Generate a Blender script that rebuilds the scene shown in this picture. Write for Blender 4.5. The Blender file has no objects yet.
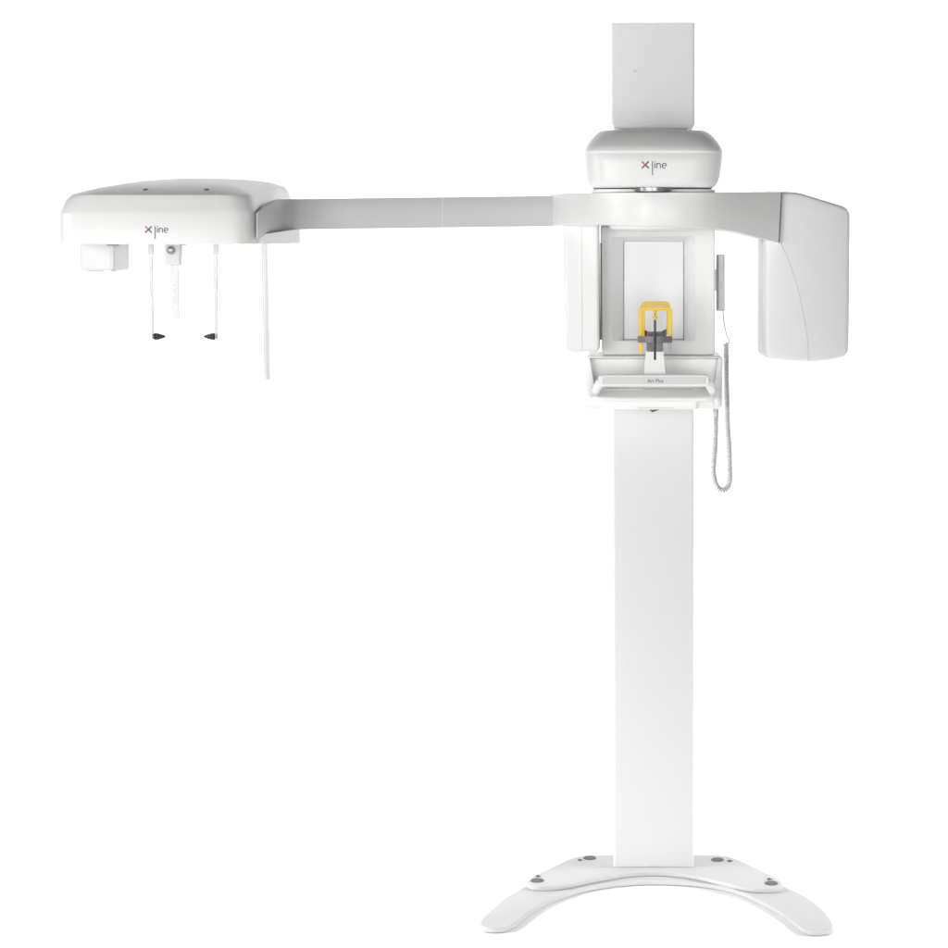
import bpy, bmesh, math, random
from mathutils import Vector, Matrix, Quaternion
from mathutils.bvhtree import BVHTree
random.seed(4)
S = bpy.context.scene
COL = S.collection

# ------------------------------------------------------------------ survey of the place
D, MM, PX, PY = 5.0, 0.0024, 645.0, 245.0       # camera distance, metres per pixel at Y=0, eye point
ZH = 1.517                                      # eye height


def at(px, py, Y):
    """photo point known to stand at depth Y -> metres"""
    s = MM * (D + Y) / D
    return Vector(((px - PX) * s, Y, ZH + (PY - py) * s))


def onz(px, py, z):
    """photo point known to lie at height z -> metres"""
    d = (ZH - z) * D / (MM * (py - PY))
    return Vector(((px - PX) * MM * d / D, d - D))


# ------------------------------------------------------------------ materials
def mat(name, col, rough=0.4, metal=0.0, spec=0.5, trans=0.0, coat=0.0, ior=1.5, grain=0.0, bump=0.0, scale=300.0):
    m = bpy.data.materials.new(name)
    m.use_nodes = True
    nt = m.node_tree
    b = nt.nodes['Principled BSDF']
    b.inputs['Base Color'].default_value = (*col, 1)
    b.inputs['Roughness'].default_value = rough
    b.inputs['Metallic'].default_value = metal
    b.inputs['Specular IOR Level'].default_value = spec
    b.inputs['Transmission Weight'].default_value = trans
    b.inputs['Coat Weight'].default_value = coat
    b.inputs['Coat Roughness'].default_value = 0.08
    b.inputs['IOR'].default_value = ior
    if grain or bump:
        tc = nt.nodes.new('ShaderNodeTexCoord')
        n = nt.nodes.new('ShaderNodeTexNoise')
        n.inputs['Scale'].default_value = scale
        n.inputs['Detail'].default_value = 4
        nt.links.new(tc.outputs['Object'], n.inputs['Vector'])
        if bump:
            bp = nt.nodes.new('ShaderNodeBump')
            bp.inputs['Strength'].default_value = bump
            bp.inputs['Distance'].default_value = 0.0004
            nt.links.new(n.outputs['Fac'], bp.inputs['Height'])
            nt.links.new(bp.outputs['Normal'], b.inputs['Normal'])
        if grain:
            n2 = nt.nodes.new('ShaderNodeTexNoise')
            n2.inputs['Scale'].default_value = 6
            n2.inputs['Detail'].default_value = 6
            nt.links.new(tc.outputs['Object'], n2.inputs['Vector'])
            mr = nt.nodes.new('ShaderNodeMapRange')
            mr.inputs['To Min'].default_value = max(0.0, rough - grain)
            mr.inputs['To Max'].default_value = rough + grain
            nt.links.new(n2.outputs['Fac'], mr.inputs['Value'])
            nt.links.new(mr.outputs['Result'], b.inputs['Roughness'])
    return m


M = dict(
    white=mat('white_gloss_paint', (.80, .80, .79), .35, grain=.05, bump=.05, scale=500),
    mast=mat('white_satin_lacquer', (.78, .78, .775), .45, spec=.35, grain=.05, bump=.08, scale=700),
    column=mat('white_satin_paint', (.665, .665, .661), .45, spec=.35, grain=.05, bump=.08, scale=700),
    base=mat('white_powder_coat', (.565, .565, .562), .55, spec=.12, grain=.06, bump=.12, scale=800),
    grey=mat('grey_satin_paint', (.50, .50, .50), .48, grain=.05, bump=.06, scale=600),
    panel=mat('pale_grey_panel', (.62, .62, .62), .45),
    mirror=mat('painted_bright_white', (.80, .80, .805), .34),  # white stands for the mirror's bright reflection; also brightens the frame reveal
    gap=mat('painted_gap_shade', (.16, .16, .165), .6),  # dark tone stands for the shade inside gaps, slots and screw recesses
    seam=mat('seam_plastic', (.56, .56, .56), .55),
    metal=mat('turned_steel', (.40, .40, .395), .34, metal=1.0),
    switch=mat('grey_handset_plastic', (.60, .60, .60), .45, bump=.1),
    cord=mat('grey_cord_rubber', (.56, .56, .56), .55),
    dark=mat('dark_grey_plastic', (.155, .155, .157), .40, bump=.15),
    lightgrey=mat('light_grey_plastic', (.36, .36, .365), .42),
    black=mat('black_plastic', (.018, .018, .019), .4),
    yellow=mat('yellow_plastic', (.80, .525, .026), .33, bump=.08),
    clear=mat('clear_acrylic', (.34, .35, .35), .16, trans=1.0, ior=1.45),
    cap=mat('grey_foot_cap', (.15, .15, .155), .65, spec=.15),
    ink=mat('charcoal_ink', (.055, .055, .075), .5),
    red=mat('red_ink', (.78, .09, .03), .5),
    green=mat('green_plastic', (.0, .16, .13), .35),
    sweep=mat('white_studio_paper', (.95, .95, .95), .9, spec=.1),
)


# ------------------------------------------------------------------ mesh builder
def rounded(pts, r, n=6):
    """round the corners of a closed 2-D outline; r a number or one per corner"""
    out = []
    N = len(pts)
    for i, p in enumerate(pts):
        rr = r[i] if isinstance(r, (list, tuple)) else r
        p = Vector(p[:2]); a = Vector(pts[i - 1][:2]); b = Vector(pts[(i + 1) % N][:2])
        u = (a - p); v = (b - p)
        if rr <= 0:
            out.append(p); continue
        t = min(rr, u.length * .48, v.length * .48)
        u.normalize(); v.normalize()
        p0, p1 = p + u * t, p + v * t
        for k in range(n + 1):
            f = k / n
            out.append((p0 * (1 - f) ** 2) + p * (2 * f * (1 - f)) + p1 * f ** 2)
    return out


def catmull(P, n=8):
    P = [Vector(p) for p in P]
    Q = [P[0] * 2 - P[1]] + P + [P[-1] * 2 - P[-2]]
    out = []
    for i in range(1, len(Q) - 2):
        a, b, c, d = Q[i - 1:i + 3]
        for k in range(n):
            t = k / n
            out.append(.5 * ((2 * b) + (c - a) * t + (2 * a - 5 * b + 4 * c - d) * t * t + (3 * b - a - 3 * c + d) * t ** 3))
    out.append(P[-1])
    return out


def resample(pts, step):
    """split the long edges of a closed outline"""
    out = []
    for i, p in enumerate(pts):
        q = pts[(i + 1) % len(pts)]
        k = max(1, int((q - p).length / step))
        for j in range(k):
            out.append(p.lerp(q, j / k))
    return out


def offset(pts, d):
    out = []
    N = len(pts)
    area = sum(pts[i].x * pts[(i + 1) % N].y - pts[(i + 1) % N].x * pts[i].y for i in range(N))
    sg = 1 if area > 0 else -1
    for i in range(N):
        t = pts[(i + 1) % N] - pts[i - 1]
        nrm = Vector((-t.y, t.x)).normalized() * sg
        out.append(pts[i] + nrm * d)
    return out


class MB:
    def __init__(self):
        self.bm = bmesh.new(); self.mats = []; self.mi = 0

    def use(self, m):
        m = M[m]
        if m not in self.mats: self.mats.append(m)
        self.mi = self.mats.index(m)
        return self

    def face(self, vs):
        try:
            f = self.bm.faces.new(vs)
        except ValueError:
            return None
        f.material_index = self.mi
        return f

    def loft(self, rings, cap0=True, cap1=True, closed=True):
        R = [[self.bm.verts.new(p) for p in r] for r in rings]
        n = len(R[0])
        for a, b in zip(R, R[1:]):
            for i in range(n if closed else n - 1):
                j = (i + 1) % n
                self.face((a[i], a[j], b[j], b[i]))
        if cap0: self.face(list(reversed(R[0])))
        if cap1: self.face(R[-1])
        return R

    def plan(self, pts, z0, z1, bev=0.0, seg=3):
        """outline seen from above, extruded upward, with rolled rims"""
        if bev:
            rings = []
            for k in range(seg + 1):
                a = math.pi / 2 * k / seg
                q = offset(pts, bev * (1 - math.sin(a)))
                rings.append([(p.x, p.y, z0 + bev * (1 - math.cos(a))) for p in q])
            for k in range(seg + 1):
                a = math.pi / 2 * k / seg
                q = offset(pts, bev * (1 - math.cos(a)))
                rings.append([(p.x, p.y, z1 - bev * (1 - math.sin(a))) for p in q])
            rings.append([(p.x, p.y, z1) for p in offset(pts, bev + .0006)])
        else:
            rings = [[(p.x, p.y, z) for p in pts] for z in (z0, z1)]
        self.loft(rings)
        return self

    def front(self, pts, y0, y1, bev=0.0, seg=4, crown=0.0, slant=0.0):
        """outline seen from the front (x, z), from y0 (near) to y1 (far); rolled near rim, bowed face"""
        xs = [p.x for p in pts]; xc = (min(xs) + max(xs)) / 2; hw = (max(xs) - min(xs)) / 2

        def cy(x): return crown * ((x - xc) / hw) ** 2 + slant * (x - xc)
        rings = [[(p.x, y1, p.y) for p in pts]]
        last = pts
        for k in range(seg + 1 if bev else 1):
            a = math.pi / 2 * k / seg
            last = offset(pts, bev * (1 - math.cos(a))) if bev else pts
            rings.append([(p.x, y0 + bev * (1 - math.sin(a)) + cy(p.x), p.y) for p in last])
        if not crown:
            q = offset(last, .0005)
            rings.append([(p.x, y0, p.y) for p in q])
        if crown:
            c = sum(last, Vector((0, 0))) / len(last)
            for f in (.85, .7, .55, .4, .25, .1):
                q = [c + (p - c) * f for p in last]
                rings.append([(p.x, y0 + cy(p.x), p.y) for p in q])
        self.loft(rings)
        return self

    def box(self, c, size, bev=0.0, rot=None, seg=3):
        b = bmesh.new()
        bmesh.ops.create_cube(b, size=1.0)
        bmesh.ops.scale(b, vec=size, verts=b.verts)
        if bev: bmesh.ops.bevel(b, geom=b.edges[:], offset=bev, segments=seg, affect='EDGES', profile=.5)
        if rot: bmesh.ops.transform(b, matrix=rot.to_matrix().to_4x4() if isinstance(rot, Quaternion) else rot, verts=b.verts)
        bmesh.ops.translate(b, vec=c, verts=b.verts)
        vm = {v: self.bm.verts.new(v.co) for v in b.verts}
        for f in b.faces: self.face([vm[v] for v in f.verts])
        b.free()
        return self

    def tube(self, P, r, n=10, sx=1.0):
        P = [Vector(p) for p in P]
        rings = []
        up = Vector((0, 1, 0))
        for i, p in enumerate(P):
            t = (P[min(i + 1, len(P) - 1)] - P[max(i - 1, 0)]).normalized()
            u = up - t * up.dot(t)
            if u.length < 1e-4: u = Vector((1, 0, 0)) - t * t.x
            u.normalize(); up = u
            w = t.cross(u)
            rr = r[i] if isinstance(r, (list, tuple)) else r
            rings.append([p + (u * math.cos(2 * math.pi * k / n) + w * math.sin(2 * math.pi * k / n) * sx) * rr for k in range(n)])
        self.loft(rings)
        return self

    def bar(self, P, w, d, bev=.001):
        """flat bar with a w (across) by d (deep) rounded section along a path in an x-z plane"""
        P = [Vector(p) for p in P]
        sec = rounded([Vector((-w / 2, -d / 2)), Vector((w / 2, -d / 2)), Vector((w / 2, d / 2)), Vector((-w / 2, d / 2))], bev, 3)
        rings = []
        for i, p in enumerate(P):
            t = (P[min(i + 1, len(P) - 1)] - P[max(i - 1, 0)]).normalized()
            side = Vector((0, 1, 0)).cross(t).normalized()
            rings.append([p + side * q.x + Vector((0, 1, 0)) * q.y for q in sec])
        self.loft(rings)
        return self

    def lathe(self, c, axis, prof, n=24):
        """prof = (radius, distance along axis)"""
        axis = Vector(axis).normalized()
        q = Vector((0, 0, 1)).rotation_difference(axis)
        rings = [[Vector(c) + q @ Vector((r * math.cos(2 * math.pi * k / n), r * math.sin(2 * math.pi * k / n), h)) for k in range(n)] for r, h in prof]
        self.loft(rings)
        return self

    def text(self, s, size, place, depth=.0006, thin=0.0):
        """raised lettering; place(u, v, w) -> metres"""
        cu = bpy.data.curves.new('t', 'FONT')
        cu.body = s; cu.size = size; cu.extrude = depth / 2; cu.offset = thin
        cu.resolution_u = 4
        o = bpy.data.objects.new('t', cu); COL.objects.link(o)
        me = bpy.data.meshes.new_from_object(o.evaluated_get(bpy.context.evaluated_depsgraph_get()))
        bpy.data.objects.remove(o); bpy.data.curves.remove(cu)
        vs = [self.bm.verts.new(place(*v.co)) for v in me.vertices]
        for p in me.polygons: self.face([vs[i] for i in p.vertices])
        bpy.data.meshes.remove(me)
        return self

    def build(self, name, parent=None, ang=32, smooth=True):
        bmesh.ops.recalc_face_normals(self.bm, faces=self.bm.faces)
        me = bpy.data.meshes.new(name)
        self.bm.to_mesh(me); self.bm.free()
        for m in self.mats: me.materials.append(m)
        if smooth:
            for p in me.polygons: p.use_smooth = True
            me.set_sharp_from_angle(angle=math.radians(ang))
        o = bpy.data.objects.new(name, me); COL.objects.link(o)
        if parent:
            o.parent = parent
            w = Matrix.Translation(parent.matrix_basis.translation) if parent.parent is None else Matrix.Translation(ROOTS[parent.name])
            o.matrix_parent_inverse = w.inverted()
            ROOTS[o.name] = Vector((0, 0, 0))
        return o


ROOTS = {}


def thing(name, label, cat, loc):
    o = bpy.data.objects.new(name, None); COL.objects.link(o)
    o.location = loc; o.empty_display_size = .1
    o['label'] = label; o['category'] = cat
    return o


def new(m): return MB().use(m)


def P2(px, py, Y):
    v = at(px, py, Y)
    return Vector((v.x, v.z))


# ------------------------------------------------------------------ setting
mb = new('sweep')
g = []
for y in (-9.0, -6.0, -3.0, -1.0, 0.0, 1.5): g.append((y, 0.0))
R = 1.6
for k in range(1, 17):
    a = math.pi / 2 * k / 16
    g.append((1.5 + R * math.sin(a), R - R * math.cos(a)))
g.append((1.5 + R, 5.2))
mb.loft([[(-9.0, y, z), (9.0, y, z)] for y, z in g], cap0=False, cap1=False, closed=False)
bd = mb.build('floor', ang=80)
bd['kind'] = 'structure'

# ------------------------------------------------------------------ the x-ray unit
unit = thing('xray_unit', 'tall white dental x-ray unit on an arched base with a long grey side arm', 'x-ray machine',
             (at(654, 868, 0).x, 0.1, 0))

# --- base: arched lower plate, mounting plate, column
ZL, ZU = .0125, .0235
low = [(478.5, 928), (484, 918), (493, 909), (505, 898), (526, 886), (548, 874), (575, 866), (615, 863), (655, 862), (700, 863), (735, 867), (762, 876), (785, 887),
       (808, 898), (821, 909), (829, 919), (833.5, 930), (831, 933.5), (822, 935), (811, 935), (803, 932.5), (795, 925), (782, 913), (769, 904.5), (755, 897), (740, 891), (725, 886.5),
       (706, 883.3), (686, 881.3), (665, 880.3), (646, 880.3), (625, 881.5), (604, 884), (587, 887), (571, 891.5), (556, 897), (542, 903.5), (528, 913), (514.5, 926.5), (507, 930.5), (496, 932), (486, 931.5)]
pts = [onz(x, y - max(0, (y - 905) * .14), ZL) for x, y in low]
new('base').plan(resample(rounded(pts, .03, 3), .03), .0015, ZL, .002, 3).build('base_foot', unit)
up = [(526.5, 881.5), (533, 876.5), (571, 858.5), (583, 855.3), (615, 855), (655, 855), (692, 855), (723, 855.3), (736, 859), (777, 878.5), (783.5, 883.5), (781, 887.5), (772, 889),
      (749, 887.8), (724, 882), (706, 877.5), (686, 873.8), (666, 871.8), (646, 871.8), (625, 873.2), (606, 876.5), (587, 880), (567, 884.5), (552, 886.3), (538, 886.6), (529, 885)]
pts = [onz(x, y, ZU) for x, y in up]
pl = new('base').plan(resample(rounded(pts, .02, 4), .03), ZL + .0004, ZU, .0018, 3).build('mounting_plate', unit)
for x, y in ((589.6, 858.2), (717.5, 860), (537.3, 880.8), (771.3, 883.5)):
    c = onz(x, y, ZU)
    new('cap').lathe((c.x, c.y, ZU), (0, 0, 1), ((.0155, 0), (.0155, .0012), (.0142, .0022), (.006, .0026)), 28).build('foot_cap', pl)
for x, y in ((579.5, 860.5), (729.5, 861.5), (537.5, 876.6), (769, 879.6)):
    c = onz(x, y, ZU)
    new('cap').lathe((c.x, c.y, ZU), (0, 0, 1), ((.0042, 0), (.0042, .0026), (.003, .0034)), 14).lathe((c.x + .006, c.y, ZU), (0, 0, 1), ((.002, 0), (.002, .0015)), 10).build('levelling_screw', pl)
x0, x1 = at(613.4, 868, 0).x, at(693.8, 868, 0).x
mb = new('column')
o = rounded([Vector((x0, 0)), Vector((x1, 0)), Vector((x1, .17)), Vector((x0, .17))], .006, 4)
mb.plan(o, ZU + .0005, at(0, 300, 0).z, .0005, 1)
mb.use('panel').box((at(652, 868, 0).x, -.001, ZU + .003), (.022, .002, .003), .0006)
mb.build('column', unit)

# --- mast above
YM = -.03
x0, x1 = at(611.8, 70, YM).x, at(694.6, 70, YM).x
zt, zb = at(0, 22.5, YM).z, at(0, 128.2, YM).z
mb = new('mast')
o = rounded([Vector((x0, YM)), Vector((x1, YM)), Vector((x1, .135)), Vector((x0, .135))], .006, 4)
rings = [[(p.x, p.y, z) for p in offset(o, i)] for i, z in ((.008, zb), (.004, zb + .0035), (0, zb + .009), (0, zt - .0015), (.0012, zt))]
mb.loft(rings)
mast = mb.build('mast', unit)
c = at(635, 71, YM)
new('panel').lathe((c.x, YM + .0005, c.z), (0, -1, 0), ((.0034, 0), (.0034, .001), (.0022, .0018)), 16).build('screw', mast)
# mast lower run, hidden behind the head
new('mast').box(((x0 + x1) / 2, .06, (zb + at(0, 240, 0).z) / 2), (x1 - x0 - .03, .12, zb - at(0, 240, 0).z - .002), .003).build('inner_column', unit)


# --- overhead head with its lettering
def rrect(x0, x1, y0, y1, rf, rb, bulge=0.0, n=8, split=14):
    p = rounded([Vector((x0, y0)), Vector((x1, y0)), Vector((x1, y1)), Vector((x0, y1))], [rf, rf, rb, rb], n)
    out = []
    xc, hw = (x0 + x1) / 2, (x1 - x0) / 2
    for i, a in enumerate(p):
        b = p[(i + 1) % len(p)]
        k = split if i % (n + 1) == n else 1
        for j in range(k): out.append(a.lerp(b, j / k))
    return [Vector((q.x, q.y - bulge * (1 - ((q.x - xc) / hw) ** 2) * (y1 - q.y) / (y1 - y0))) for q in out]


YH, YHB, BUL = -.44, -.045, .018
hs = []   # (left px, right px, py, front inset)
for l, r, py, fi in ((592.5, 713, 187.0, .012), (591.2, 714.2, 186.3, .006), (589.6, 716.4, 184.8, .002), (588, 718.4, 182, 0), (586.6, 720, 178, 0), (585.2, 721.6, 171, 0), (584.2, 722.8, 163, 0), (583.6, 723.6, 154.5, 0), (583.4, 723.9, 153.3, .0015),
                     (583.4, 723.9, 152.9, .0015), (583.4, 723.9, 151.2, 0), (583.7, 723.4, 149.2, .001), (585.4, 721.7, 145, .009), (589.2, 717.8, 138.6, .026), (593.4, 713.4, 133.3, .042), (597.4, 709.3, 129.6, .056), (600.4, 706.3, 128.3, .066), (611, 696, 127.0, .09)):
    a, b = at(l, py, YH), at(r, py, YH)
    ring = rrect(a.x, b.x, YH + fi, YHB - fi * .4, .058, .03, BUL)
    zc = a.z
    hs.append([(p.x, p.y, zc) for p in ring])
mb = new('white')
mb.loft(hs)
xcap = (at(583, 150, YH).x + at(724, 150, YH).x) / 2
hwcap = (at(724, 150, YH).x - at(583, 150, YH).x) / 2


def logo(mb, px, py, k, Y, surf):
    """the X line mark: red-tipped X, tall bar, small ine; px/py = upper left of the X"""
    s = MM * (D + Y) / D * k

    def place(u, v, w=0.0):
        p = at(px, py, Y); x = p.x + u * s; z = p.z - v * s
        return (x, surf(x, z) - .0002 - w, z)

    def stroke(u0, v0, u1, v1, th):
        th *= 1.2
        d = Vector((u1 - u0, v1 - v0)).normalized(); nn = Vector((-d.y, d.x)) * th / 2
        q = [(u0 + nn.x, v0 + nn.y), (u1 + nn.x, v1 + nn.y), (u1 - nn.x, v1 - nn.y), (u0 - nn.x, v0 - nn.y)]
        mb.loft([[place(u, v, w) for u, v in q] for w in (-.0004, .0004)])
    mb.use('ink')
    stroke(7.2, .1, .2, 7.0, 1.15)
    stroke(4.3, 4.1, 7.2, 7.0, 1.15)
    mb.use('red'); stroke(.1, .1, 3.0, 2.9, 1.35)
    mb.use('ink')
    stroke(10.9, -.1, 10.9, 13.7, .75)
    # i n e drawn as thin strokes
    stroke(13.3, 1.9, 13.3, 6.9, .72); stroke(13.3, 0, 13.3, .9, .78)
    stroke(15.3, 1.9, 15.3, 6.9, .72)
    arc = [(15.3 + 1.75 + 1.75 * math.cos(math.pi * (1 - k_ / 8)), 3.75 - 1.75 * math.sin(math.pi * k_ / 8)) for k_ in range(9)]
    for p, q in zip(arc, arc[1:]): stroke(*p, *q, .72)
    stroke(18.8, 3.7, 18.8, 6.9, .72)
    ec = (22.7, 4.4); rx, rz = 2.15, 2.45
    arc = [(ec[0] + rx * math.cos(a), ec[1] - rz * math.sin(a)) for a in [math.radians(d) for d in range(0, 316, 20)]]
    for p, q in zip(arc, arc[1:]): stroke(*p, *q, .7)
    stroke(ec[0] - rx, ec[1], ec[0] + rx, ec[1], .62)


logo(mb, 641.6, 161.3, 1.0, YH - BUL, lambda x, z: YH - BUL * (1 - ((x - xcap) / hwcap) ** 2))
head = mb.build('overhead_head', unit, 30)
zb0 = at(0, 187.0, YH).z
# swivel plate and steel bearing between head and arm
mb = new('white')
o = rrect(at(591, 188, -.37).x, at(716, 188, -.37).x, -.37, -.06, .05, .03, .012)
mb.plan(o, at(0, 191.9, -.40).z, at(0, 188.6, -.40).z, .002)
mb.build('swivel_plate', unit)
c = at(652.5, 188, -.30)
mb = new('metal').lathe((c.x, -.40, zb0 - .0095), (0, 0, 1), ((.036, 0), (.041, .0015), (.041, .003), (.0385, .0034), (.0385, .0046), (.041, .005), (.041, .0085), (.036, .0095)), 40)
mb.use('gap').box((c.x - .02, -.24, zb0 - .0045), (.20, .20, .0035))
mb.build('bearing', head)

# --- rotating arm: bowed band
band = [  # px, Y, top py, bottom py
    (549.5, -.085, 194.6, 225.6), (553, -.14, 194.0, 225.8), (560, -.20, 193.6, 225.6), (572, -.265, 193.2, 225.2), (587, -.325, 192.9, 224.8), (610, -.385, 192.6, 225.0), (636, -.42, 192.4, 226.0), (660, -.43, 192.3, 226.6),
    (688, -.42, 192.3, 227.3), (710, -.395, 192.3, 228.6), (733, -.345, 192.2, 231.6), (755, -.29, 192.0, 236.8), (781, -.222, 191.8, 243.0)]
F = []
for px, Y, t, b in band:
    a = at(px, t, Y); c = at(px, b, Y)
    F.append((a.x, Y, a.z, c.z, a.x - (.0055 if px > 770 else .0018 if px > 750 else 0)))
Fx = catmull([(x, y, zt_) for x, y, zt_, zb_, xb_ in F], 7)
Fb = catmull([(xb_, y, zb_) for x, y, zt_, zb_, xb_ in F], 7)
mb = new('white')
rings = []
xl, xr = Fx[0].x, Fx[-1].x
YB = -.06
for t, b in zip(Fx, Fb):
    f = (t.x - xl) / (xr - xl)
    back = Vector((xl + .004 + f * (xr - xl - .008), YB + .02 * f))
    dirv = (back - Vector((t.x, t.y))); ln = dirv.length; dirv.normalize()
    r = min(.003, ln * .2)
    e = Vector((dirv.x, dirv.y, 0)) * r
    bk = Vector((back.x, back.y, 0))
    prof = [Vector((bk.x, bk.y, b.z)), b + e, b + e * .3 + Vector((0, 0, r * .3)), b + Vector((0, 0, r)), t - Vector((0, 0, r)), t + e * .3 - Vector((0, 0, r * .3)), t + e, Vector((bk.x, bk.y, t.z))]
    rings.append(prof)
mb.loft(rings)
arm = mb.build('rotating_arm', unit, 40)

# --- sensor head on the near left of the arm
YS = -.215
mb = new('white')
o = rounded([P2(562.6, 222, YS), P2(598.6, 222, YS), P2(599.4, 352, YS), P2(566.4, 352, YS)], [.009, .009, .012, .012], 7)
mb.front(o, YS, -.12, .007, 5)
xs = at(582, 0, YS).x
mb.use('seam').box((xs, YS - .0001, (at(0, 227, YS).z + at(0, 350, YS).z) / 2), (.0011, .001, at(0, 227, YS).z - at(0, 350, YS).z))
sens = mb.build('sensor_head', unit, 40)
c0, c1 = at(600.6, 243, -.2), at(600.6, 340, -.2)
new('gap').box((c0.x + .0005, -.175, (c0.z + c1.z) / 2), (.0036, .03, c0.z - c1.z), .001).build('sensor_slot', sens)
# --- tube head at the far right of the arm
YT = -.19
XL, XR = at(768, 0, YT).x, at(851.5, 0, YT).x
tc, th_, CR = (XL + XR) / 2, (XR - XL) / 2, .010


SL = .20


def tube_y(x): return YT + CR * ((x - tc) / th_) ** 2 + SL * (x - tc)


def tp(px, py): return P2(px, py, YT)


o = rounded([tp(765, 191.8), tp(796, 191.8), tp(851.5, 208), tp(851, 290), tp(850, 357), tp(828, 361.2), tp(808, 362), tp(786, 360.6), tp(765, 356.5)],
            [.004, .02, .022, .1, .022, .04, .04, .04, .018], 7)
o = resample(o, .012)
mb = new('mast')
xs = [p.x for p in o]; xc, hw = (min(xs) + max(xs)) / 2, (max(xs) - min(xs)) / 2
mb.front(o, YT, .06, .010, 5, crown=CR, slant=SL)
# slanting inner cheek, seen along its left side
tube = mb.build('tube_head', unit, 40)
tc, th_ = xc, hw
mb = new('white')
ck = [P2(757.8, 233, -.02), P2(775, 233, -.02), P2(775, 358, -.02), P2(765, 357, -.02), P2(757.8, 352.5, -.02)]
o = rounded(ck, [.006, .006, .008, .01, .014], 5)
mb.front(o, -.07, .02, .006, 4)
mb.build('inner_cheek', tube, 40)
sp = catmull([tp(780.3, 243), tp(789, 262), tp(798, 290), tp(804.5, 320), tp(808, 345), tp(808.4, 361)], 10)
mb = new('seam').tube([(p.x, tube_y(p.x) + .0002, p.y) for p in sp], .0009, 6)
mb.build('cover_seam', tube)
mb = new('gap').tube([at(781.6, 192.6, -.213), at(780.6, 215, -.213), at(779.0, 242.4, -.213)], .0016, 6)
mb.build('arm_joint', tube)

# --- mirror frame
YF = -.14
mb = new('mast')
ol = rounded([P2(600.3, 226, YF), P2(714.8, 226, YF), P2(715, 355.3, YF), P2(602, 355.3, YF)], [.004, .004, .012, .012], 5)
hole = [P2(612.8, 237.2, YF), P2(694.2, 236.6, YF), P2(694.8, 340.6, YF), P2(613.2, 340.6, YF)]
YI = -.112
inn = [P2(623.6, 241.8, YI), P2(683.9, 241.8, YI), P2(683.9, 339.6, YI), P2(623.6, 339.6, YI)]


def radial(pts, n=96):
    """the outline met by n rays from a shared centre, so that rings bridge"""
    c = P2(654, 290, YF)
    out = []
    for k in range(n):
        a = 2 * math.pi * k / n + .0001
        d = Vector((math.cos(a), math.sin(a)))
        best = None
        for i, p in enumerate(pts):
            q = pts[(i + 1) % len(pts)]; e = q - p
            den = d.x * e.y - d.y * e.x
            if abs(den) < 1e-12: continue
            t = ((p.x - c.x) * e.y - (p.y - c.y) * e.x) / den
            u = ((p.x - c.x) * d.y - (p.y - c.y) * d.x) / den
            if t > 0 and -1e-6 <= u <= 1 + 1e-6 and (best is None or t > best): best = t
        out.append(c + d * best)
    return out


def corner_rings(*shapes):
    """rings over shared angles that include every shape's corners"""
    c = P2(654, 290, YF)
    angs = set()
    for s in shapes:
        for p in s: angs.add(round(math.atan2(p.y - c.y, p.x - c.x), 5))
    angs = sorted(angs)
    out = []
    for s in shapes:
        ring = []
        for a in angs:
            d = Vector((math.cos(a), math.sin(a))); best = 0
            for i, p in enumerate(s):
                q = s[(i + 1) % len(s)]; e = q - p
                den = d.x * e.y - d.y * e.x
                if abs(den) < 1e-12: continue
                t = ((p.x - c.x) * e.y - (p.y - c.y) * e.x) / den
                u = ((p.x - c.x) * d.y - (p.y - c.y) * d.x) / den
                if t > 0 and -1e-3 <= u <= 1 + 1e-3: best = max(best, t)
            ring.append(c + d * best)
        out.append(ring)
    return out


ol2 = offset(ol, .003); hol2 = offset(hole, -.002)
rs = corner_rings(ol, ol2, [Vector(p) for p in rounded(hol2, .006, 4)], [Vector(p) for p in rounded(hole, .005, 4)], inn)
yy = (YF + .003, YF, YF, YF + .002, YI)
rings = [[(p.x, .06, p.y) for p in rs[0]]] + [[(p.x, y, p.y) for p in r] for r, y in zip(rs, yy)]
mb.loft(rings[:-1], cap0=True, cap1=False)
mb.use('mirror').loft(rings[-2:], cap0=False, cap1=False)  # reveal in a paler white, imitating the light it catches
mb.use('gap')
mb.face([mb.bm.verts.new((p.x, YI + .0005, p.y)) for p in inn])
fr = mb.build('mirror_frame', unit, 28)
mb = new('mirror')
a, b = inn[0], inn[2]
mb.box(((a.x + b.x) / 2, YI - .0015, (a.y + b.y) / 2 + .0006), (b.x - a.x - .0026, .003, a.y - b.y - .0006), .0006)
mb.build('mirror', fr)
# rounded cheek of the swivel under the band
mb = new('white')
c = at(655, 230, -.25)
mb.lathe((c.x, -.26, at(0, 231, -.26).z), (0, 0, 1), ((.085, 0), (.10, .004), (.105, .012)), 48)
mb.build('swivel_collar', arm)

# --- console with recessed back wall, ledge, handle
YC = -.17
mb = new('white')
ol = rounded([P2(585.0, 356.2, YC), P2(723.0, 356.2, YC), P2(722.6, 381, YC), P2(722, 409, YC), P2(585.6, 409, YC), P2(585.0, 381, YC)], [.012, .012, .05, .010, .010, .05], 6)
rec = rounded([P2(589.5, 357.4, YC), P2(718.5, 357.4, YC), P2(714.0, 389, YC), P2(594.5, 389, YC)], [.004, .004, .006, .006], 4)
rec_in = rounded([P2(591, 359.5, -.145), P2(717, 359.5, -.145), P2(712.5, 389, -.145), P2(596, 389, -.145)], [.004] * 4, 4)
cen = P2(654, 375, YC)
_old = P2


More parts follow.
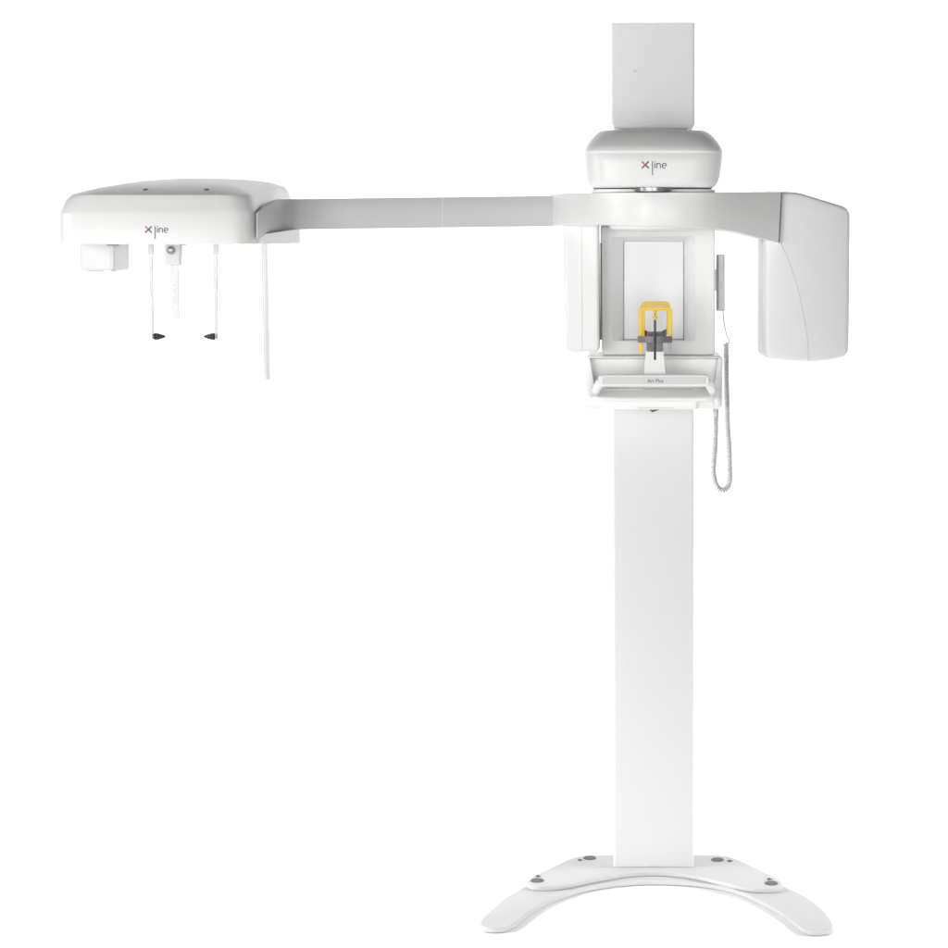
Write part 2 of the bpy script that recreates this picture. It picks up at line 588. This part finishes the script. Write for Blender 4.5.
def rings_about(cc, *shapes):
    angs = sorted({round(math.atan2(p.y - cc.y, p.x - cc.x), 5) for s in shapes for p in s})
    out = []
    for s in shapes:
        ring = []
        for a_ in angs:
            d = Vector((math.cos(a_), math.sin(a_))); best = 0
            for i, p in enumerate(s):
                q = s[(i + 1) % len(s)]; e = q - p
                den = d.x * e.y - d.y * e.x
                if abs(den) < 1e-12: continue
                t = ((p.x - cc.x) * e.y - (p.y - cc.y) * e.x) / den
                u = ((p.x - cc.x) * d.y - (p.y - cc.y) * d.x) / den
                if t > 0 and -1e-3 <= u <= 1 + 1e-3: best = max(best, t)
            ring.append(cc + d * best)
        out.append(ring)
    return out


rs = rings_about(cen, ol, offset(ol, .0015), offset(ol, .004), rec, rec_in)
yy = (YC + .004, YC + .0012, YC, YC, -.142)
mb.loft([[(p.x, .05, p.y) for p in rs[0]]] + [[(p.x, y, p.y) for p in r] for r, y in zip(rs, yy)])
# slot and switch below
za = at(0, 408.4, YC).z
cons = mb.build('console', unit, 28)
# ledge
mb = new('white')
lp = []
for px, Y in ((589.5, -.165), (589.0, -.18), (591, -.198), (597, -.211), (610, -.215), (654, -.216), (698, -.215), (711, -.211), (717.0, -.198), (719.0, -.18), (718.5, -.165)):
    lp.append(Vector((at(px, 0, max(Y, -.205)).x, Y)))
lp = catmull(lp, 5)
zb_, zf_ = at(0, 388.6, -.165).z, at(0, 397.6, -.216).z


def zl(y): return zb_ + (zf_ - zb_) * (-.165 - y) / .051


def led(off, dz):
    q = offset(lp + [], off) if off else lp
    return [(p.x, p.y, zl(p.y) + dz) for p in q]


mb.loft([led(.004, -.011), led(.001, -.009), led(0, -.006), led(0, -.003), led(.0012, -.0008), led(.003, 0)])
ledge = mb.build('ledge', cons, 40)
# handle with grey inset and lettering
YHN = -.275
mb = new('white')
o = rounded([P2(598, 374.6, YHN), P2(709.5, 374.6, YHN), P2(709.8, 386.6, YHN), P2(597.8, 386.6, YHN)], .012, 8)
mb.front(resample(o, .02), YHN, YHN + .022, .004, 4)
for s_, pts_ in ((0, ((601, 380.6, -.263), (599.5, 383.5, -.255), (596, 389.5, -.225), (593.6, 394, -.19))), (1, ((706.6, 380.6, -.263), (708.2, 383.5, -.255), (712, 389.5, -.225), (714.4, 394, -.19)))):
    mb.tube(catmull([at(*p) for p in pts_], 6), .0098, 16)
    q0, q1 = Vector(at(*pts_[2])), Vector(at(*pts_[3]))
    mb.use('switch' if s_ else 'panel').tube([q0.lerp(q1, .0), q0.lerp(q1, .45), q0.lerp(q1, .95), q0.lerp(q1, 1.0)], [.0108, .0114, .0114, .0106], 20)  # grey collars paint the shade at the grip ends, darker on the right
    mb.use('white')
o = rounded([P2(602.4, 377.0, YHN), P2(706.3, 377.0, YHN), P2(706.3, 384.2, YHN), P2(602.4, 384.2, YHN)], .0008, 2)
mb.use('panel').front(o, YHN - .0004, YHN + .002)
mb.use('ink')
sc = MM * (D + YHN) / D
p0 = at(647.3, 382.6, YHN)
mb.text('Art Plus', 5.3 * sc, lambda u, v, w: (p0.x + u * .93, YHN - .0006 - w, p0.z + v), .0004)
q = at(642.6, 383.0, YHN)
mb.box((q.x, YHN - .0006, q.z), (.0014, .0006, .0007)).box((q.x + .0035, YHN - .0006, q.z), (.001, .0006, .0007))
mb.build('handle', cons, 40)
# lower neck of the console in front of the column, slot and green lock
mb = new('white')
xa, xb = at(613.2, 0, -.05).x, at(695.4, 0, -.05).x
o = rounded([Vector((xa, -.185)), Vector((xb, -.185)), Vector((xb, -.02)), Vector((xa, -.02))], .004, 3)
mb.plan(o, at(0, 409.6, -.185).z, at(0, 396, -.185).z, .0012)
mb.use('seam')
za, zc_ = at(638, 407.8, -.186), at(674, 407.8, -.186)
mb.box(((za.x + zc_.x) / 2, -.1853, za.z), (zc_.x - za.x, .001, .0013))
for k in range(6):
    mb.box((za.x + .004 + k * .004, -.1855, za.z - .0012), (.0022, .001, .001))
mb.use('seam')
za, zc_ = at(643.5, 388.9, -.175), at(692, 388.9, -.175)
mb.box((za.x + (zc_.x - za.x) * .5, -.172, zl(-.172) + .0008), (zc_.x - za.x, .006, .0022), .0005)
mb.build('console_neck', cons, 40)
mb = new('black')
t0, t1, t2 = P2(648.5, 409.0, -.17), P2(660.5, 409.4, -.17), P2(652, 412.6, -.17)
mb.front([t0, t1, t2], -.165, -.12)
mb.use('green').front([P2(649, 409.4, -.17), P2(655, 409.6, -.17), P2(651.8, 412.2, -.17)], -.168, -.16)
mb.build('lock_key', cons, 20)
# side slot right of the ledge
mb = new('white')
P_ = [at(712, 391, -.16), at(716, 399, -.185), at(720.2, 407, -.185)]
mb.tube(catmull([at(714.5, 396, -.20), at(717, 400, -.19), at(719.3, 406, -.18)], 6), [.008] * 12 + [.007], 14)
mb.use('gap').tube([at(717.2, 397.5, -.199), at(718.8, 401, -.194), at(719.8, 405, -.188)], .0018, 8)
mb.build('cord_guide', cons, 40)

# --- head support: white post, dark clamp, two yellow hoops, black rod
hsp = new('white')
YP = -.245
o = rounded([P2(646, 350.5, YP), P2(663.6, 350.5, YP), P2(666.3, 380, YP - 0), P2(643.2, 380, YP)], .004, 4)
hsp.front(o, YP, YP + .05, .0015, 2)
hsp = hsp.build('head_support', unit, 40)
mb = new('dark')


def arcbar(pxl, pxr, pt, pb, Ye, Ym, th=.006):
    """bowed grey bar, ends at depth Ye and middle at depth Ym"""
    rings = []
    for k in range(17):
        f = k / 16
        px = pxl + (pxr - pxl) * f
        Y = Ym + (Ye - Ym) * (2 * f - 1) ** 2
        a_, b_ = at(px, pt, (Ye + Ym) / 2), at(px, pb, (Ye + Ym) / 2)
        rings.append([(a_.x, Y, b_.z), (a_.x, Y + th, b_.z), (a_.x, Y + th, a_.z), (a_.x, Y, a_.z)])
    mb.loft(rings)


arcbar(637.6, 672.2, 336.4, 342.8, -.399, -.412)
a_, b_ = P2(646.6, 342, -.345), P2(663, 351, -.345)
mb.front(rounded([Vector((a_.x, a_.y)), Vector((b_.x, a_.y)), Vector((b_.x, b_.y)), Vector((a_.x, b_.y))], .004, 3), -.375, -.20, .001, 2)
a_, b_ = P2(648.5, 329, -.27), P2(661, 338, -.27)
# far bracket: three facets
z0, z1, z2, z3 = at(0, 329.2, -.25).z, at(0, 335.2, -.25).z, at(0, 332.2, -.25).z, at(0, 337.4, -.25).z
fx = [at(p, 0, -.25).x for p in (642.9, 648.2, 661.3, 667)]
for i, (za0, zb0_, za1, zb1, ya, yb) in enumerate(((z0, z1, z2 + .002, z3, -.235, -.265), (z2 + .002, z3, z2 + .002, z3, -.265, -.265), (z2 + .002, z3, z0 + .001, z1, -.265, -.235))):
    mb.use('dark')
    mb.loft([[(fx[i], ya, zb0_), (fx[i], ya + .006, zb0_), (fx[i], ya + .006, za0), (fx[i], ya, za0)], [(fx[i + 1], yb, zb1), (fx[i + 1], yb + .006, zb1), (fx[i + 1], yb + .006, za1), (fx[i + 1], yb, za1)]])
mb.box((at(654.6, 337, -.3).x, -.31, at(0, 338, -.31).z), (.03, .10, .008), .001)
mb.use('black').box(at(664.6, 336, -.262), (.006, .006, .0035), .0008)
mb.build('support_clamp', hsp, 30)


def hoop(pxl, pxr, ptop, pbl, pbr, Y, d, w=3.8, right=True):
    s = MM * (D + Y) / D
    L = [P2(pxl + w / 2, pbl, Y), P2(pxl + w / 2, ptop + 1.7, Y), P2(pxr - w / 2, ptop + 1.7, Y), P2(pxr - w / 2, pbr, Y)]
    path = []
    r = 3.4 * s
    path.append(L[0])
    for i in (1, 2):
        p = L[i]; u = (L[i - 1] - p).normalized(); v = (L[i + 1] - p).normalized()
        for k in range(9):
            f = k / 8
            path.append((p + u * r) * (1 - f) ** 2 + p * (2 * f * (1 - f)) + (p + v * r) * f ** 2)
    path.append(L[3])
    m = new('yellow')
    m.bar([(p.x, Y, p.y) for p in path], w * s * 1.06, d, .0012)
    return m


m = hoop(638.2, 671.8, 306.6, 353.2, 337, -.385, .011)
a_, b_ = at(655, 310, -.385), at(655, 314.2, -.385)
m.lathe((a_.x, -.385, b_.z), (0, 0, 1), ((.0030, 0), (.0046, .0092)), 16)
m.use('black').lathe((a_.x, -.385, b_.z - .0028), (0, 0, 1), ((.0014, 0), (.0024, .0034)), 12)
m.build('temple_hoop', hsp, 40)
hoop(641.0, 670.2, 301.8, 337, 334, -.25, .011).build('temple_hoop', hsp, 40)
mb = new('lightgrey')
a_, b_ = P2(668.0, 342, -.385), P2(671.5, 353.2, -.385)
mb.front(rounded([Vector((a_.x, a_.y)), Vector((b_.x, a_.y)), Vector((b_.x, b_.y)), Vector((a_.x, b_.y))], .003, 3), -.39, -.378, .0008, 2)
mb.build('adjusting_leg', hsp)
mb = new('black')
a_, b_ = at(655, 319.5, -.41), at(655, 359.8, -.41)
mb.lathe((a_.x, -.415, b_.z), (0, 0, 1), ((.0022, 0), (.0026, .001), (.0024, a_.z - b_.z)), 14)
mb.use('yellow').lathe((a_.x, -.415, a_.z - .001), (0, 0, 1), ((.0030, 0), (.0040, .003), (.0056, .0072), (.0056, .0085)), 18)
mb.build('bite_rod', hsp, 40)

# --- cephalometric arm (long grey arm, wrapping the side of the far left head)
path = [(556, -.14, 196.0, 226.2), (500, -.125, 196.6, 226.8), (442.6, -.115, 197.3, 227.6), (380, -.10, 198.0, 228.4), (320, -.09, 198.8, 229.2), (305, -.088, 199.0, 229.4), (296, -.092, 199.0, 229.9), (289, -.108, 199.1, 230.8),
        (283, -.135, 199.3, 231.9), (276, -.18, 201.0, 233.1), (269, -.235, 204.7, 234.8), (262.5, -.295, 209.2, 237.0), (257.6, -.345, 213.0, 240.5)]
T = catmull([at(p, t, Y) for p, Y, t, b in path], 6)
B = catmull([at(p, b, Y) for p, Y, t, b in path], 6)
mb = new('grey')
rings = []
for i, (t, b) in enumerate(zip(T, B)):
    tn = (T[min(i + 1, len(T) - 1)] - T[max(i - 1, 0)]); tn.z = 0; tn.normalize()
    inw = Vector((-tn.y, tn.x, 0))
    if inw.y < 0 and inw.x > 0: inw = -inw
    if tn.x < 0: inw = Vector((tn.y, -tn.x, 0))
    th = .012 if i < len(T) - 12 else max(.003, .012 - .00075 * (i - len(T) + 13))
    r = .002
    rings.append([b + inw * th, b + inw * r, b + inw * r * .3 + Vector((0, 0, r * .3)), b + Vector((0, 0, r)), t - Vector((0, 0, r)), t + inw * r * .3 - Vector((0, 0, r * .3)), t + inw * r, t + inw * th])
mb.loft(rings)
mb.use('panel')
a_, b_ = at(442.6, 197.8, -.1165), at(442.6, 227.2, -.1165)
mb.box((a_.x, -.1155, (a_.z + b_.z) / 2), (.0026, .0012, a_.z - b_.z))
carm = mb.build('cephalometric_arm', unit, 40)

# --- cephalometric head at the far left
CX0, CX1, CY0, CY1 = at(59.0, 0, -.33).x, -.875, -.36, .20
cr = []
for ix, ir, iy, z0, z1, rf in ((.004, .004, .004, .0012, .0012, .05), (0, 0, 0, .0035, .0035, .05), (0, 0, 0, .070, .117, .05), (.002, .001, .003, .077, .1225, .05), (.010, .007, .010, .100, .139, .052), (.020, .014, .016, .1115, .1465, .055),
                               (.026, .020, .021, .1142, .149, .055), (.068, .046, .062, .128, .157, .05), (.108, .078, .112, .1385, .161, .045), (.145, .12, .165, .1475, .163, .04), (.185, .17, .22, .153, .1635, .02)):
    ring = rrect(CX0 + ix, CX1 - ir, CY0 + iy, CY1 - iy * .5, rf, .06, .014)
    cr.append([(p.x, p.y, ZH + z0 + (z1 - z0) * min(1, max(0, (p.y - CY0 - iy) / (CY1 - iy * .5 - CY0 - iy)))) for p in ring])
mb = new('white')
mb.loft(cr)
xcc, hwc = (CX0 + CX1) / 2, (CX1 - CX0) / 2
logo(mb, 145.0, 226.2, .93, CY0 - .014, lambda x, z: CY0 - .014 * (1 - ((x - xcc) / hwc) ** 2))
ch = mb.build('cephalometric_head', unit, 26)
lid = BVHTree.FromPolygons([v.co for v in ch.data.vertices], [p.vertices for p in ch.data.polygons])
for px in (145.5, 206.5):
    d_ = at(px, 189.7, 0) - Vector((0, -D, ZH))
    hit, nrm, _, _ = lid.ray_cast(Vector((0, -D, ZH)), d_.normalized())
    if nrm.z < 0: nrm = -nrm
    new('gap').lathe(hit - nrm * .0008, nrm, ((.0056, 0), (.0056, .0018), (.0044, .0026)), 18).build('lid_screw', ch)
# bracket under the arm at the head's right
mb = new('white')
o = [at(260.5, 243.4, -.30), at(300, 243.4, -.07), at(300, 228.6, -.07), at(260.5, 236.5, -.30)]
mb.loft([[o[0] + Vector((-.02, .005, 0)), o[0], o[3] + Vector((0, 0, .004)), o[3] + Vector((-.02, .005, .004))], [o[1] + Vector((-.02, .08, 0)), o[1], o[2], o[2] + Vector((-.02, .08, 0))]])
mb.build('arm_bracket', ch)
# collimator box
YQ = -.16
mb = new('column')
a_, b_ = at(79, 244, YQ), at(114, 271, YQ)
o = rrect(a_.x, b_.x, YQ, YQ + .155, .012, .014, .0)
mb.plan(resample(o, .01), b_.z, ZH + .008, .007, 5)
s_ = at(112.8, 0, YQ)
mb.use('switch').tube([(b_.x - .0028, YQ + .0022, a_.z), (b_.x - .0028, YQ + .0022, b_.z + .005)], .0030, 12)
s0, s1 = at(107, 0, YQ), at(119, 0, YQ)
mb.use('dark').box(((s0.x + s1.x) / 2, YQ - .001, at(0, 244.9, YQ).z), (s1.x - s0.x, .006, .0028), .0006)
for l, r in ((86, 102), (109, 115), (117.5, 122.5)):
    s0, s1 = at(l, 0, YQ), at(r, 0, YQ)
    mb.use('lightgrey').box(((s0.x + s1.x) / 2, YQ + .012, b_.z - .0008), (s1.x - s0.x, .006, .0024), .0005)
mb.build('collimator', ch, 40)
# nose rest with knob and clear ruler
YN = -.14
mb = new('switch')
o = [P2(164.4, 243, YN), P2(180, 243, YN), P2(179, 265.6, YN), P2(164.8, 265.6, YN)]
mb.front(rounded(o, .004, 4), YN, YN + .03, .0015, 2)
o = [P2(181, 243.6, YN), P2(184.5, 243.6, YN), P2(184.5, 245.4, YN), P2(181, 245.4, YN)]
mb.use('lightgrey').front(o, YN, YN + .02)
c = at(171.2, 250.2, YN)
mb.use('metal').lathe((c.x, YN - .0005, c.z), (0, -1, 0), ((.0095, 0), (.0095, .004), (.0078, .0075), (.0045, .0095), (.001, .010)), 24)
nr = mb.build('nose_rest', ch, 40)
mb = new('clear')
a0 = [P2(169.4, 265, YN), P2(177.2, 265, YN), P2(178.0, 308, YN), P2(179.0, 319.6, YN), P2(173.8, 319.8, YN), P2(170.8, 308, YN)]
mb.front(a0, YN + .010, YN + .0145, .0012, 3)
mb.use('switch')
for k in range(6):
    c = at(173.6 + k * .1, 283 + k * 4.35, YN)
    mb.box((c.x, YN + .0095, c.z), (.0024, .0006, .0042))
c0, c1 = at(173.8, 318.8, YN), at(178.8, 318.6, YN)
mb.use('panel').box(((c0.x + c1.x) / 2, YN + .0095, c0.z), (c1.x - c0.x, .0008, .0016))
mb.build('ruler', nr, 20)
# two ear rods
YE = -.14
for (pt, pb, wt, wb, sgn) in ((150.3, 152.6, 4.2, 2.2, 1), (215.4, 215.8, 4.2, 2.4, -1)):
    s = MM * (D + YE) / D
    m = new('clear')
    m.front([P2(pt - wt / 2, 256, YE), P2(pt + wt / 2, 256, YE), P2(pb + wb / 2, 339, YE), P2(pb - wb / 2, 339, YE)], YE, YE + .010, .0016, 3)
    m.use('panel').front([P2(pt - wt / 2 - .4, 243, YE), P2(pt + wt / 2 + .4, 243, YE), P2(pt + wt / 2 + .4, 255.6, YE), P2(pt - wt / 2 - .4, 255.6, YE)], YE - .001, YE + .011)
    er = m.build('ear_rod', ch, 30)
    c = at(pb + sgn * 1.2, 336.6, YE)
    m = new('black')
    m.lathe((c.x, YE + .005, c.z), (sgn, 0, 0), ((.004, 0), (.0088, .0012), (.0092, .003), (.0072, .006), (.0082, .009), (.0066, .012), (.0054, .016), (.0042, .021), (.0026, .025), (.0006, .0265)), 22)
    m.use('panel').lathe((c.x - sgn * .0045, YE + .005, c.z), (sgn, 0, 0), ((.0058, 0), (.0058, .002), (.003, .0024), (.003, .0045)), 16)
    m.build('ear_plug', er, 40)
# hanging detector bar
mb = new('white')
YD = -.12
mb.front([P2(260.6, 242.5, YD), P2(265.4, 242.5, YD), P2(268.2, 380.2, YD), P2(263.6, 380.2, YD)], YD, YD + .03, .0015, 3)
mb.use('panel')
for dx in (1.2, 3.2):
    a_, b_ = P2(260.6 + dx, 245, YD), P2(263.8 + dx * .95, 379, YD)
    mb.tube([(a_.x, YD, a_.y), (b_.x, YD, b_.y)], .0009, 6)
mb.use('seam')
a_, b_ = P2(265.0, 300, YD), P2(266.3, 374, YD)
mb.tube([(a_.x, YD, a_.y), (b_.x, YD, b_.y)], .0006, 6)
mb.build('film_holder', ch, 40)

# ------------------------------------------------------------------ hand switch hanging beside the mirror frame
YW = -.10
base = at(726, 490, YW)
hw_ = thing('hand_switch', 'slim grey hand switch clipped beside the mirror frame, its coiled cord hanging in a loop', 'hand switch', base)
mb = new('switch')
o = rounded([P2(716.4, 254.4, YW), P2(724.8, 254.4, YW), P2(724.8, 311, YW), P2(716.4, 311, YW)], .003, 4)
mb.front(resample(o, .02), YW, YW + .022, .003, 3)
mb.use('lightgrey')
a_ = at(718.6, 0, YW)
mb.box((a_.x, YW - .0002, (at(0, 256, YW).z + at(0, 309, YW).z) / 2), (.0014, .001, at(0, 256, YW).z - at(0, 309, YW).z))
mb.build('handset', hw_, 40)
new('white').box((at(715.2, 0, -.09).x, -.088, at(0, 280, -.09).z), (.010, .012, .05), .001).build('clip', hw_)
wire = catmull([at(722.8, 310.5, YW + .01), at(723.6, 319, YW), at(725.4, 330, YW), at(727.6, 337, YW), at(729.4, 341.2, YW), at(728.6, 343, YW), at(726.4, 344, YW)], 8)
new('cord').tube(wire, .0016, 10).build('cable', hw_)
cl = catmull([at(x, y, YW - .01) for x, y in ((725.8, 343), (726.2, 352), (726.6, 384), (727.3, 410), (727.8, 430), (729, 447), (729.7, 468), (729.4, 482), (726, 489), (720.5, 489.8), (716, 484.5), (713.5, 472), (713.9, 460), (715, 447), (715.7, 428), (715.8, 412))] + [at(716.4, 404, -.13), at(717.5, 398, -.17)], 12)
L = [0]
for p, q in zip(cl, cl[1:]): L.append(L[-1] + (q - p).length)
tot = L[-1]
pitch, rad = .0050, .0054
steps = int(tot / pitch * 14)
helix = []
j = 0
up = Vector((0, 1, 0))
for k in range(steps + 1):
    s = tot * k / steps
    while j < len(L) - 2 and L[j + 1] < s: j += 1
    f = (s - L[j]) / max(1e-9, L[j + 1] - L[j])
    p = cl[j].lerp(cl[j + 1], f)
    t = (cl[j + 1] - cl[j]).normalized()
    u = (up - t * up.dot(t)).normalized(); w = t.cross(u)
    a = 2 * math.pi * s / pitch
    rr = rad * (1 + .05 * math.sin(s * 60))
    helix.append(p + (u * math.cos(a) + w * math.sin(a)) * rr)
new('cord').tube(helix, .00165, 6).build('coiled_cord', hw_, 60)


# ------------------------------------------------------------------ light
w = bpy.data.worlds.new('World'); S.world = w; w.use_nodes = True
nt = w.node_tree
bgn = nt.nodes['Background']
tc = nt.nodes.new('ShaderNodeTexCoord'); sx = nt.nodes.new('ShaderNodeSeparateXYZ'); rp = nt.nodes.new('ShaderNodeValToRGB')
nt.links.new(tc.outputs['Generated'], sx.inputs[0])          # dim studio: pale walls, dark ceiling
nt.links.new(sx.outputs['Z'], rp.inputs['Fac'])
rp.color_ramp.elements[0].position = .10; rp.color_ramp.elements[0].color = (1, 1, 1, 1)
rp.color_ramp.elements[1].position = .60; rp.color_ramp.elements[1].color = (.08, .08, .08, 1)
nt.links.new(rp.outputs['Color'], bgn.inputs['Color'])
bgn.inputs['Strength'].default_value = .14


def area(name, loc, target, sx, sy, power):
    l = bpy.data.lights.new(name, 'AREA'); l.shape = 'RECTANGLE'; l.size = sx; l.size_y = sy; l.energy = power
    o = bpy.data.objects.new(name, l); COL.objects.link(o)
    o.location = loc
    o.rotation_euler = (Vector(target) - Vector(loc)).to_track_quat('-Z', 'Y').to_euler()
    return o


area('key_softbox', (-3.4, -7.4, 1.4), (-.2, 0, 1.3), 3.6, 2.6, 252)
area('side_strip_light', (-3.3, -1.5, 1.75), (-.3, -.2, 1.6), .5, 1.8, 26)
area('fill_softbox', (1.2, -6.8, 1.15), (0.1, 0, 1.1), 2.4, 1.8, 116)
area('backdrop_lamp', (-2.4, .45, 2.3), (-2.2, 1.45, 2.2), 1.6, 1.0, 100)
area('backdrop_lamp', (2.6, .45, 2.3), (2.4, 1.45, 2.2), 1.6, 1.0, 100)
area('unseen_floor_fill', (-2.2, -.2, 1.25), (-.15, -.3, 0), .8, .4, 3.2).data.spread = math.radians(50)  # added pair of unseen lights, lifting the floor round the base to white
area('unseen_floor_fill', (2.2, -.2, 1.25), (.2, -.3, 0), .8, .4, 3.2).data.spread = math.radians(50)
area('side_strip_light', (3.6, -2.6, 1.8), (.2, -.2, 1.7), .5, 1.8, 5)  # added weak light out of view, brightens the right-facing sides
area('unseen_floor_fill', (3.1, .1, 1.5), (1.2, .6, 0), .6, .6, 11).data.spread = math.radians(80)  # added light, fills the column's shadow on the rear floor
area('unseen_floor_fill', (-3.0, -.9, 1.4), (-1.35, -.15, 0), .6, .6, 8).data.spread = math.radians(80)  # added light, lifts the grey patch of floor at left

# ------------------------------------------------------------------ camera
cam = bpy.data.cameras.new('Camera'); co = bpy.data.objects.new('Camera', cam); COL.objects.link(co)
co.location = (0, -D, ZH); co.rotation_euler = (math.pi / 2, 0, 0)
cam.sensor_width = 36; cam.lens = 36 * D / (948 * MM)
cam.shift_x = (474 - PX) / 948; cam.shift_y = (PY - 474) / 948
cam.clip_start = .05; cam.clip_end = 100
S.camera = co
S.view_settings.view_transform = 'Standard'
S.view_settings.look = 'None'
S.view_settings.exposure = 0
S.view_settings.gamma = 1
S.cycles.max_bounces = 12
S.cycles.transmission_bounces = 8
S.render.film_transparent = False
